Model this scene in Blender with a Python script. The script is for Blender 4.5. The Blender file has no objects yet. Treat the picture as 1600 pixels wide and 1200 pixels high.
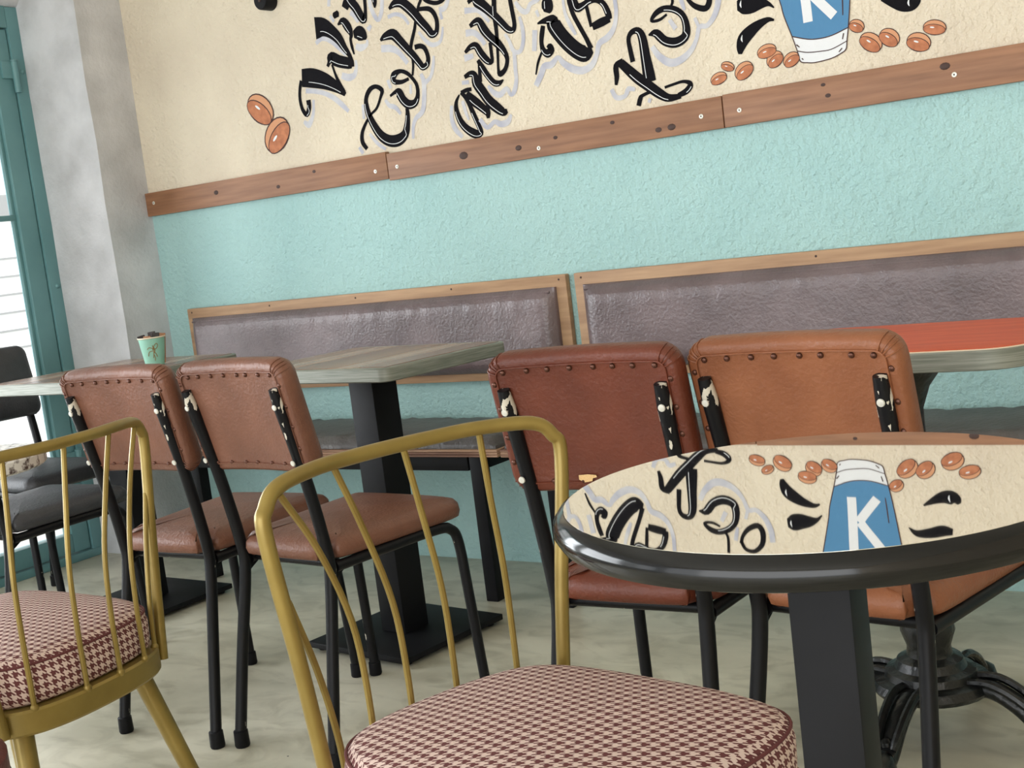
import bpy, bmesh, math, random
from mathutils import Vector, Matrix
random.seed(7)
S = bpy.context.scene
COL = S.collection

# ---------------------------------------------------------------- camera, world, lights, exposure
cam = bpy.data.cameras.new('camera'); CAM = bpy.data.objects.new('camera', cam); COL.objects.link(CAM)
cam.sensor_width = 36.0; cam.lens = 2012.87 / 1600 * 36.0; cam.clip_start = 0.02; cam.clip_end = 200
yaw, pit, rol, EYE = -0.61770, -0.12207, -0.12221, 1.04
def cam_axes():
    F = Vector((math.sin(yaw)*math.cos(pit), math.cos(yaw)*math.cos(pit), math.sin(pit)))
    R = Vector((math.cos(yaw), -math.sin(yaw), 0)); U = R.cross(F)
    return math.cos(rol)*R + math.sin(rol)*U, -math.sin(rol)*R + math.cos(rol)*U, F
cR, cU, cF = cam_axes()
CAM.matrix_world = Matrix(((cR.x, cU.x, -cF.x, 0), (cR.y, cU.y, -cF.y, 0), (cR.z, cU.z, -cF.z, EYE), (0, 0, 0, 1)))
S.camera = CAM

w = bpy.data.worlds.new('world'); S.world = w; w.use_nodes = True
bg = w.node_tree.nodes['Background']; bg.inputs[0].default_value = (0.93, 0.97, 1.0, 1); bg.inputs[1].default_value = 2.7

def area(name, loc, rot, sx, sy, energy, col=(1, 1, 1)):
    l = bpy.data.lights.new(name, 'AREA'); l.shape = 'RECTANGLE'; l.size = sx; l.size_y = sy; l.energy = energy; l.color = col
    o = bpy.data.objects.new(name, l); COL.objects.link(o); o.location = loc; o.rotation_euler = rot
    return o
# daylight through the street door and windows (left) and through the open shop front (behind the camera)
area('daylight_street_windows', (-4.40, 0.55, 1.30), (0, math.radians(-90), 0), 2.0, 3.4, 175, (0.92, 0.96, 1.0))
area('daylight_shop_front', (0.0, -3.6, 1.6), (math.radians(90), 0, 0), 5.0, 2.6, 80, (1.0, 0.985, 0.96))

S.view_settings.view_transform = 'Standard'; S.view_settings.look = 'None'
S.view_settings.gamma = 1.0; S.view_settings.use_curve_mapping = False
S.view_settings.exposure = 0.05

# ---------------------------------------------------------------- helpers
def lin(r, g, b):
    f = lambda c: (c/255/12.92) if c/255 <= 0.04045 else ((c/255 + 0.055)/1.055)**2.4
    return (f(r), f(g), f(b), 1)

def mesh(name, verts, faces, mats=None, parent=None, smooth=True, uv=None, mi=None, sharp=None):
    me = bpy.data.meshes.new(name); me.from_pydata([tuple(v) for v in verts], [], faces); me.update()
    return link(name, me, mats, parent, smooth, uv, mi, sharp)

def link(name, me, mats=None, parent=None, smooth=True, uv=None, mi=None, sharp=None):
    if mats is not None:
        for m in (mats if isinstance(mats, (list, tuple)) else [mats]): me.materials.append(m)
    if mi is not None:
        for p, k in zip(me.polygons, mi): p.material_index = k
    if smooth:
        me.polygons.foreach_set('use_smooth', [True]*len(me.polygons))
        me.set_sharp_from_angle(angle=math.radians(sharp if sharp else 40))
    if uv is not None:
        lay = me.uv_layers.new(name='UVMap')
        for p in me.polygons:
            for li in p.loop_indices: lay.data[li].uv = uv[me.loops[li].vertex_index]
    o = bpy.data.objects.new(name, me); COL.objects.link(o)
    if parent is not None: o.parent = parent
    return o

def thing(name, label, cat, loc=(0, 0, 0), rz=0.0, group=None, scale=1.0):
    o = bpy.data.objects.new(name, None); COL.objects.link(o); o.empty_display_size = 0.1
    o.location = loc; o.rotation_euler = (0, 0, rz); o.scale = (scale,)*3
    return tag(o, label, cat, group)
def tag(o, label=None, cat=None, group=None, kind=None):
    if label: o['label'] = label
    if cat: o['category'] = cat
    if group: o['group'] = group
    if kind: o['kind'] = kind
    return o

def box(name, lo, hi, m, parent=None, bevel=0.0, seg=2, rz=0.0):
    bm = bmesh.new(); bmesh.ops.create_cube(bm, size=1)
    c = [(a+b)/2 for a, b in zip(lo, hi)]; s = [b-a for a, b in zip(lo, hi)]
    bmesh.ops.scale(bm, vec=s, verts=bm.verts)
    if bevel: bmesh.ops.bevel(bm, geom=bm.edges[:], offset=bevel, segments=seg, affect='EDGES', profile=0.6)
    if rz: bmesh.ops.rotate(bm, matrix=Matrix.Rotation(rz, 3, 'Z'), verts=bm.verts)
    bmesh.ops.translate(bm, vec=c, verts=bm.verts)
    me = bpy.data.meshes.new(name); bm.to_mesh(me); bm.free()
    return link(name, me, m, parent, smooth=bool(bevel))

def cr(pts, n=6, closed=False):
    P = [Vector(p) for p in pts]; o = []
    if closed: P = [P[-1]] + P + P[:2]
    else: P = [2*P[0]-P[1]] + P + [2*P[-1]-P[-2]]
    for i in range(1, len(P)-2):
        a, b, c, d = P[i-1:i+3]
        for k in range(n):
            t = k/n; o.append(0.5*(2*b + (c-a)*t + (2*a-5*b+4*c-d)*t*t + (3*b-a-3*c+d)*t**3))
    if not closed: o.append(P[-2])
    return o

def tube_geo(path, rad, seg=10, flat=1.0):
    P = [Vector(p) for p in path]; n = len(P)
    R = rad if isinstance(rad, (list, tuple)) else [rad]*n
    T = [(P[min(i+1, n-1)]-P[max(i-1, 0)]).normalized() for i in range(n)]
    ref = Vector((0, 0, 1)) if abs(T[0].z) < 0.9 else Vector((1, 0, 0))
    N = T[0].cross(ref).normalized(); V = []; Fc = []
    for i in range(n):
        N = (N - T[i]*N.dot(T[i])).normalized(); B = T[i].cross(N)
        for k in range(seg):
            a = 2*math.pi*k/seg; V.append(P[i] + R[i]*(math.cos(a)*N + flat*math.sin(a)*B))
    for i in range(n-1):
        for k in range(seg):
            k2 = (k+1) % seg; Fc.append((i*seg+k, i*seg+k2, (i+1)*seg+k2, (i+1)*seg+k))
    Fc.append(tuple(range(seg-1, -1, -1))); Fc.append(tuple((n-1)*seg+k for k in range(seg)))
    return V, Fc
def tube(name, path, rad, m, parent=None, seg=10, flat=1.0):
    V, Fc = tube_geo(path, rad, seg, flat); return mesh(name, V, Fc, m, parent)

def lathe(name, prof, m, parent=None, seg=32, loc=(0, 0, 0)):
    V = []; Fc = []; n = len(prof)
    for r, z in prof:
        for k in range(seg):
            a = 2*math.pi*k/seg; V.append((loc[0]+r*math.cos(a), loc[1]+r*math.sin(a), loc[2]+z))
    for i in range(n-1):
        for k in range(seg):
            k2 = (k+1) % seg; Fc.append((i*seg+k, i*seg+k2, (i+1)*seg+k2, (i+1)*seg+k))
    Fc.append(tuple(range(seg-1, -1, -1))); Fc.append(tuple((n-1)*seg+k for k in range(seg)))
    return mesh(name, V, Fc, m, parent)

def inset(poly, d):
    n = len(poly); o = []
    for i in range(n):
        a, b, c = Vector(poly[i-1][:2]), Vector(poly[i][:2]), Vector(poly[(i+1) % n][:2])
        t = (c-a); t = t.normalized() if t.length > 1e-9 else Vector((1, 0)); nr = Vector((-t.y, t.x))
        o.append(b + nr*d)
    return o
def loft(name, poly, prof, m, parent=None, uvscale=None, xf=None, dome=0.0, sharp=40):
    """stack of rings made from a counter-clockwise outline; prof = [(inset, z), ...] from bottom to top"""
    n = len(poly); V = []; Fc = []; UV = []
    per = [0.0]
    for i in range(n): per.append(per[-1] + (Vector(poly[(i+1) % n][:2])-Vector(poly[i][:2])).length)
    zacc = 0.0; pv = prof[0]
    for d, z in prof:
        zacc += math.hypot(d-pv[0], z-pv[1]); pv = (d, z)
        for i, q in enumerate(inset(poly, d)):
            V.append((q.x, q.y, z)); UV.append((per[i], zacc))
    L = len(prof)
    for j in range(L-1):
        for i in range(n):
            i2 = (i+1) % n; Fc.append((j*n+i, j*n+i2, (j+1)*n+i2, (j+1)*n+i))
    # caps as fans with an inner ring
    for base, z, sgn in ((0, prof[0][1], -1), ((L-1)*n, prof[-1][1], 1)):
        ring = V[base:base+n]; cx = sum(q[0] for q in ring)/n; cy = sum(q[1] for q in ring)/n
        start = len(V); steps = (0.66, 0.33)
        prev = base
        for s_ in steps:
            st = len(V)
            for q in ring:
                V.append((cx+(q[0]-cx)*s_, cy+(q[1]-cy)*s_, z + (dome*(1-s_*s_) if sgn > 0 else 0))); UV.append((0, 0))
            for i in range(n):
                i2 = (i+1) % n
                Fc.append((prev+i, prev+i2, st+i2, st+i) if sgn > 0 else (prev+i2, prev+i, st+i, st+i2))
            prev = st
        V.append((cx, cy, z + (dome if sgn > 0 else 0))); UV.append((0, 0)); c = len(V)-1
        for i in range(n):
            i2 = (i+1) % n; Fc.append((prev+i, prev+i2, c) if sgn > 0 else (prev+i2, prev+i, c))
    uvl = None
    side = (L-1)*n
    if xf: V = [xf(Vector(v)) for v in V]
    o = mesh(name, V, Fc, m, parent, sharp=sharp)
    if uvscale:
        me = o.data; lay = me.uv_layers.new(name='UVMap'); zt = prof[-1][1]
        for p in me.polygons:
            flatp = p.index >= side or abs(p.normal.z) > 0.75
            for li in p.loop_indices:
                vi = me.loops[li].vertex_index
                if flatp: u = (me.vertices[vi].co.x, me.vertices[vi].co.y)
                else:
                    u = list(UV[vi])
                    if p.index % n == n-1 and vi % n == 0: u[0] = per[n]
                lay.data[li].uv = (u[0]*uvscale, u[1]*uvscale)
    return o
def rrect(w, d, r, n=5, cx=0, cy=0):
    o = []
    for sx, sy, a0 in ((1, 1, 0), (-1, 1, 90), (-1, -1, 180), (1, -1, 270)):
        for k in range(n+1):
            a = math.radians(a0 + 90*k/n); o.append((cx+sx*(w/2-r)+r*math.cos(a), cy+sy*(d/2-r)+r*math.sin(a)))
    return o

def pad_grid(name, wd, ht, T, r, m, parent, xf, nx, ny, pucker=0.0, seed=1):
    """stuffed rectangular pad: thickness T falls off over r at the rim, puckered along its upper and lower rim"""
    rnd = random.Random(seed); ph = [(rnd.uniform(30, 130), rnd.uniform(0, 6.28), rnd.uniform(0.4, 1.0)) for _ in range(7)]
    ax = lambda n, L: sorted(set([round(L*(-0.5+k/n), 5) for k in range(n+1)] + [round(s*(L/2-e), 5) for s in (-1, 1) for e in (0.003, 0.008, 0.016, 0.028)]))
    X = ax(nx, wd); Y = ax(ny, ht); V = []; F = []
    fall = lambda e: (1-(1-min(1.0, e/r))**2.6)
    for y in Y:
        for x in X:
            ex, ey = wd/2-abs(x), ht/2-abs(y); d = T*(0.25+0.75*fall(ex)*fall(ey))*(0.94+0.06*math.cos(x*5))
            if ex <= 1e-6 or ey <= 1e-6: d = T*0.25
            p = sum(a*math.sin(x*f+q+y*3) for f, q, a in ph)/4; d += pucker*p*math.exp(-((ey-r*0.7)/(r*0.5))**2)
            V.append(xf(Vector((x, y, d))))
    n = len(X)
    for j in range(len(Y)-1):
        for i in range(n-1): F.append((j*n+i, j*n+i+1, (j+1)*n+i+1, (j+1)*n+i))
    ring = [i for i in range(n)] + [j*n+n-1 for j in range(1, len(Y))] + [(len(Y)-1)*n+i for i in range(n-2, -1, -1)] + [j*n for j in range(len(Y)-2, 0, -1)]
    b0 = len(V); gx = [(V[k]) for k in ring]
    flat = []
    for k in ring:
        j, i = divmod(k, n); flat.append(xf(Vector((X[i], Y[j], 0.0))))
    V += flat; L = len(ring)
    for k in range(L): F.append((ring[k], b0+k, b0+(k+1) % L, ring[(k+1) % L]))
    F.append(tuple(b0+k for k in range(L-1, -1, -1)))
    return mesh(name, V, F, m, parent, sharp=75)

# ---------------------------------------------------------------- materials
def mat(name, col, rough=0.5, metal=0.0, col2=None, nscale=6.0, ndet=6, lo=0.35, hi=0.65, bump=0.0, bscale=80.0, stretch=(1, 1, 1), spec=0.5, coat=0.0, bump2=0.0, b2scale=10.0):
    m = bpy.data.materials.new(name); m.use_nodes = True; nt = m.node_tree; N = nt.nodes; Lk = nt.links
    b = N['Principled BSDF']; b.inputs['Base Color'].default_value = col; b.inputs['Roughness'].default_value = rough
    b.inputs['Metallic'].default_value = metal; b.inputs['Specular IOR Level'].default_value = spec; b.inputs['Coat Weight'].default_value = coat
    tc = N.new('ShaderNodeTexCoord'); mp = N.new('ShaderNodeMapping'); Lk.new(tc.outputs['Object'], mp.inputs[0]); mp.inputs['Scale'].default_value = stretch
    m['mp'] = mp.name
    if col2:
        nz = N.new('ShaderNodeTexNoise'); nz.inputs['Scale'].default_value = nscale; nz.inputs['Detail'].default_value = ndet; Lk.new(mp.outputs[0], nz.inputs[0])
        rp = N.new('ShaderNodeValToRGB'); rp.color_ramp.elements[0].position = lo; rp.color_ramp.elements[1].position = hi
        rp.color_ramp.elements[0].color = col; rp.color_ramp.elements[1].color = col2
        Lk.new(nz.outputs[0], rp.inputs[0]); Lk.new(rp.outputs[0], b.inputs['Base Color'])
    last = None
    for st, sc in ((bump, bscale), (bump2, b2scale)):
        if st:
            nz = N.new('ShaderNodeTexNoise'); nz.inputs['Scale'].default_value = sc; nz.inputs['Detail'].default_value = 4; Lk.new(tc.outputs['Object'], nz.inputs[0])
            bp = N.new('ShaderNodeBump'); bp.inputs['Strength'].default_value = st; bp.inputs['Distance'].default_value = 0.01
            Lk.new(nz.outputs[0], bp.inputs['Height'])
            if last: Lk.new(last.outputs[0], bp.inputs['Normal'])
            last = bp
    if last: Lk.new(last.outputs[0], b.inputs['Normal'])
    return m
M = {}
M['teal_wall'] = mat('teal_plaster', lin(162, 200, 199), 0.7, col2=lin(171, 207, 205), nscale=2.5, bump=0.8, bscale=75, bump2=0.6, b2scale=22)
M['cream_wall'] = mat('cream_plaster', lin(226, 214, 192), 0.8, col2=lin(214, 201, 180), nscale=3.0, bump=0.7, bscale=80, bump2=0.45, b2scale=20)
M['concrete'] = mat('raw_concrete', lin(216, 216, 219), 0.85, col2=lin(188, 188, 190), nscale=5, bump=0.3, bscale=70, bump2=0.2, b2scale=9)
M['floor'] = mat('polished_concrete', lin(222, 217, 197), 0.30, col2=lin(184, 180, 160), nscale=2.6, ndet=12, lo=0.36, hi=0.64, bump=0.06, bscale=30, stretch=(1, 1.5, 1))
def floor_marks(m):
    nt = m.node_tree; N = nt.nodes; L = nt.links; b = N['Principled BSDF']; src = b.inputs['Base Color'].links[0].from_socket; tc = N['Texture Coordinate']
    mp = N.new('ShaderNodeMapping'); mp.inputs['Rotation'].default_value = (0, 0, 0.5); mp.inputs['Scale'].default_value = (4, 7, 1); L.new(tc.outputs['Object'], mp.inputs[0])
    nz = N.new('ShaderNodeTexNoise'); nz.inputs['Scale'].default_value = 1.6; nz.inputs['Detail'].default_value = 10; nz.inputs['Distortion'].default_value = 1.4; L.new(mp.outputs[0], nz.inputs[0])
    rp = N.new('ShaderNodeValToRGB'); rp.color_ramp.elements[0].position = 0.34; rp.color_ramp.elements[1].position = 0.52; rp.color_ramp.elements[0].color = (0.72, 0.71, 0.68, 1); rp.color_ramp.elements[1].color = (1, 1, 1, 1)
    L.new(nz.outputs[0], rp.inputs[0]); mx = N.new('ShaderNodeMix'); mx.data_type = 'RGBA'; mx.blend_type = 'MULTIPLY'; mx.inputs[0].default_value = 0.8
    L.new(src, mx.inputs[6]); L.new(rp.outputs[0], mx.inputs[7]); L.new(mx.outputs[2], b.inputs['Base Color'])
floor_marks(M['floor'])
M['ceiling'] = mat('white_ceiling', lin(225, 222, 215), 0.9)
M['teal_paint'] = mat('teal_gloss_paint', lin(98, 142, 145), 0.4, col2=lin(108, 152, 155), nscale=5, bump=0.05, bscale=30)
M['plank'] = mat('stained_pine', lin(158, 112, 80), 0.5, col2=lin(122, 82, 55), nscale=5, stretch=(0.9, 6, 14), lo=0.3, hi=0.75)
M['knot'] = mat('dark_knot', lin(62, 38, 30), 0.6)
M['board'] = mat('light_plywood', lin(184, 148, 112), 0.55, col2=lin(158, 122, 90), nscale=5, stretch=(0.8, 5, 10))
M['ply_edge'] = mat('plywood_edge', lin(178, 140, 112), 0.6, col2=lin(120, 84, 66), nscale=40, stretch=(0.05, 0.05, 1), lo=0.45, hi=0.55)
M['bench_leather'] = mat('dark_brown_leather', lin(116, 99, 101), 0.33, spec=0.85, col2=lin(94, 79, 81), nscale=7, bump=0.25, bscale=120, bump2=0.25, b2scale=14)
M['seat_leather'] = mat('grey_brown_leather', lin(96, 92, 90), 0.4, col2=lin(76, 70, 68), nscale=7, bump=0.3, bscale=90, bump2=0.35, b2scale=18)
def leather(name, a, b): return mat(name, a, 0.40, spec=0.42, col2=b, nscale=9, bump=0.18, bscale=150, bump2=0.22, b2scale=16)
M['leather_a'] = leather('brown_leather', lin(124, 82, 64), lin(108, 70, 54))
M['leather_c'] = leather('reddish_leather', lin(107, 53, 36), lin(92, 44, 30))
M['leather_d'] = leather('tan_leather', lin(142, 88, 58), lin(126, 75, 48))
M['leather_black'] = leather('charcoal_vinyl', lin(70, 70, 74), lin(56, 56, 60))
M['stud'] = mat('bronze_stud', lin(92, 58, 46), 0.3, metal=0.6)
M['black_metal'] = mat('black_metal', lin(17, 17, 19), 0.5, spec=0.16, col2=lin(24, 24, 27), nscale=12)
M['iron'] = mat('cast_iron', lin(20, 22, 22), 0.28, bump=0.3, bscale=60)
M['screw'] = mat('zinc_screw', lin(222, 220, 210), 0.35, metal=0.3)
M['screw_slot'] = mat('screw_slot', lin(60, 58, 54), 0.6)
M['gold'] = mat('gold_paint', lin(152, 130, 68), 0.34, metal=0.4, col2=lin(136, 115, 57), nscale=14)
M['edge_metal'] = mat('ribbed_grey_edging', lin(150, 152, 142), 0.5, metal=0.25, col2=lin(116, 120, 110), nscale=30, stretch=(0.4, 0.4, 12))
M['orange_top'] = mat('orange_laminate', lin(212, 88, 46), 0.5, spec=0.25, col2=lin(196, 74, 36), nscale=8, stretch=(1, 5, 1))
M['cream_line'] = mat('cream_edge_line', lin(235, 214, 190), 0.5)
M['black_rim'] = mat('black_lacquer', lin(10, 10, 11), 0.13, spec=0.45)
M['paint_black'] = mat('mural_black', lin(22, 21, 25), 0.9, spec=0.12, bump=0.2, bscale=60)
M['paint_shadow'] = mat('mural_lilac', lin(176, 177, 190), 0.75, col2=lin(204, 203, 205), nscale=20, bump=0.2, bscale=60)
M['paint_white'] = mat('mural_white', lin(226, 228, 230), 0.7, bump=0.2, bscale=60)
M['paint_blue'] = mat('mural_blue', lin(74, 130, 172), 0.7, bump=0.2, bscale=60)
M['paint_bean'] = mat('mural_bean', lin(194, 124, 84), 0.7, col2=lin(166, 100, 66), nscale=45, bump=0.2, bscale=60)
M['paint_bean2'] = mat('mural_bean_light', lin(206, 148, 108), 0.7, bump=0.2, bscale=60)
M['paint_line'] = mat('mural_dark_line', lin(64, 34, 30), 0.7)
M['cup'] = mat('mint_paper', lin(150, 205, 185), 0.6)
M['cup_rim'] = mat('cream_paper', lin(236, 224, 200), 0.6)
M['cup_print'] = mat('gold_print', lin(150, 120, 70), 0.5)
M['packet_dark'] = mat('dark_packet', lin(42, 30, 28), 0.5)
M['packet_tan'] = mat('tan_packet', lin(170, 120, 86), 0.6)
M['marble'] = mat('speckled_marble', lin(225, 222, 218), 0.3, col2=lin(70, 52, 48), nscale=60, lo=0.5, hi=0.62)
M['burgundy'] = leather('burgundy_leather', lin(96, 26, 28), lin(80, 20, 24))
M['facade'] = mat('white_render', lin(238, 238, 236), 0.8)
M['facade_grey'] = mat('grey_cladding_line', lin(150, 150, 148), 0.8)
M['pavement'] = mat('pale_pavement', lin(210, 208, 202), 0.8, col2=lin(190, 188, 182), nscale=3)
M['bag_orange'] = mat('orange_canvas', lin(226, 110, 66), 0.7); M['bag_blue'] = mat('blue_canvas', lin(48, 88, 170), 0.7)
M['tape'] = mat('torn_foam', lin(222, 184, 130), 0.8, bump=0.4, bscale=200)

def glass_mat():
    m = bpy.data.materials.new('window_glass'); m.use_nodes = True; nt = m.node_tree; nt.nodes.clear()
    o = nt.nodes.new('ShaderNodeOutputMaterial'); mx = nt.nodes.new('ShaderNodeMixShader'); t = nt.nodes.new('ShaderNodeBsdfTransparent'); g = nt.nodes.new('ShaderNodeBsdfGlossy'); f = nt.nodes.new('ShaderNodeFresnel')
    f.inputs[0].default_value = 1.25; g.inputs['Roughness'].default_value = 0.02
    nt.links.new(f.outputs[0], mx.inputs[0]); nt.links.new(t.outputs[0], mx.inputs[1]); nt.links.new(g.outputs[0], mx.inputs[2]); nt.links.new(mx.outputs[0], o.inputs[0])
    return m
M['glass'] = glass_mat()
def mirror_mat():
    m = mat('table_mirror', (0.80, 0.79, 0.76, 1), 0.015, metal=1.0); return m
M['mirror'] = mirror_mat()
def chipped(name, base, chip, zmin=0.66, amount=0.585):
    """painted tube: chips show bare primer, more of them towards the top end of the tube"""
    m = mat(name, base, 0.4, spec=0.22); nt = m.node_tree; N = nt.nodes; Lk = nt.links; b = N['Principled BSDF']
    tc = N['Texture Coordinate']; nz = N.new('ShaderNodeTexNoise'); nz.inputs['Scale'].default_value = 60; nz.inputs['Detail'].default_value = 5
    mp = N[m['mp']]; mp.inputs['Scale'].default_value = (1, 1, 0.45); Lk.new(mp.outputs[0], nz.inputs[0])
    sp = N.new('ShaderNodeSeparateXYZ'); Lk.new(tc.outputs['Object'], sp.inputs[0])
    mr = N.new('ShaderNodeMapRange'); mr.inputs[1].default_value = zmin; mr.inputs[2].default_value = 0.80; mr.inputs[3].default_value = 0.0; mr.inputs[4].default_value = 0.16
    Lk.new(sp.outputs[2], mr.inputs[0]); ad = N.new('ShaderNodeMath'); ad.operation = 'ADD'; Lk.new(nz.outputs[0], ad.inputs[0]); Lk.new(mr.outputs[0], ad.inputs[1])
    gt = N.new('ShaderNodeMath'); gt.operation = 'GREATER_THAN'; gt.inputs[1].default_value = amount + 0.12; Lk.new(ad.outputs[0], gt.inputs[0])
    mx = N.new('ShaderNodeMix'); mx.data_type = 'RGBA'; mx.inputs[6].default_value = base; mx.inputs[7].default_value = chip
    Lk.new(gt.outputs[0], mx.inputs[0]); Lk.new(mx.outputs[2], b.inputs['Base Color'])
    return m
M['tube'] = chipped('worn_black_tube', lin(17, 17, 20), lin(205, 198, 182))
def houndstooth():
    m = mat('burgundy_houndstooth', (1, 1, 1, 1), 0.85, bump=0.15, bscale=400); nt = m.node_tree; N = nt.nodes; Lk = nt.links; b = N['Principled BSDF']
    uv = N.new('ShaderNodeUVMap'); sp = N.new('ShaderNodeSeparateXYZ'); Lk.new(uv.outputs[0], sp.inputs[0])
    def mth(op, a, bb=None):
        n = N.new('ShaderNodeMath'); n.operation = op
        for i, x in enumerate((a, bb)):
            if x is None: continue
            if isinstance(x, (int, float)): n.inputs[i].default_value = x
            else: Lk.new(x, n.inputs[i])
        return n.outputs[0]
    u, v = sp.outputs[0], sp.outputs[1]                        # uv unit = one thread
    warp = mth('LESS_THAN', mth('FRACT', mth('DIVIDE', u, 8.0)), 0.5)
    weft = mth('LESS_THAN', mth('FRACT', mth('DIVIDE', v, 8.0)), 0.5)
    tw = mth('LESS_THAN', mth('FRACT', mth('DIVIDE', mth('ADD', u, v), 4.0)), 0.5)
    dark = mth('ADD', mth('MULTIPLY', warp, tw), mth('MULTIPLY', weft, mth('SUBTRACT', 1.0, tw)))
    mx = N.new('ShaderNodeMix'); mx.data_type = 'RGBA'; mx.inputs[6].default_value = lin(214, 190, 180); mx.inputs[7].default_value = lin(98, 48, 48)
    Lk.new(dark, mx.inputs[0]); Lk.new(mx.outputs[2], b.inputs['Base Color'])
    return m
M['houndstooth'] = houndstooth()

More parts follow.
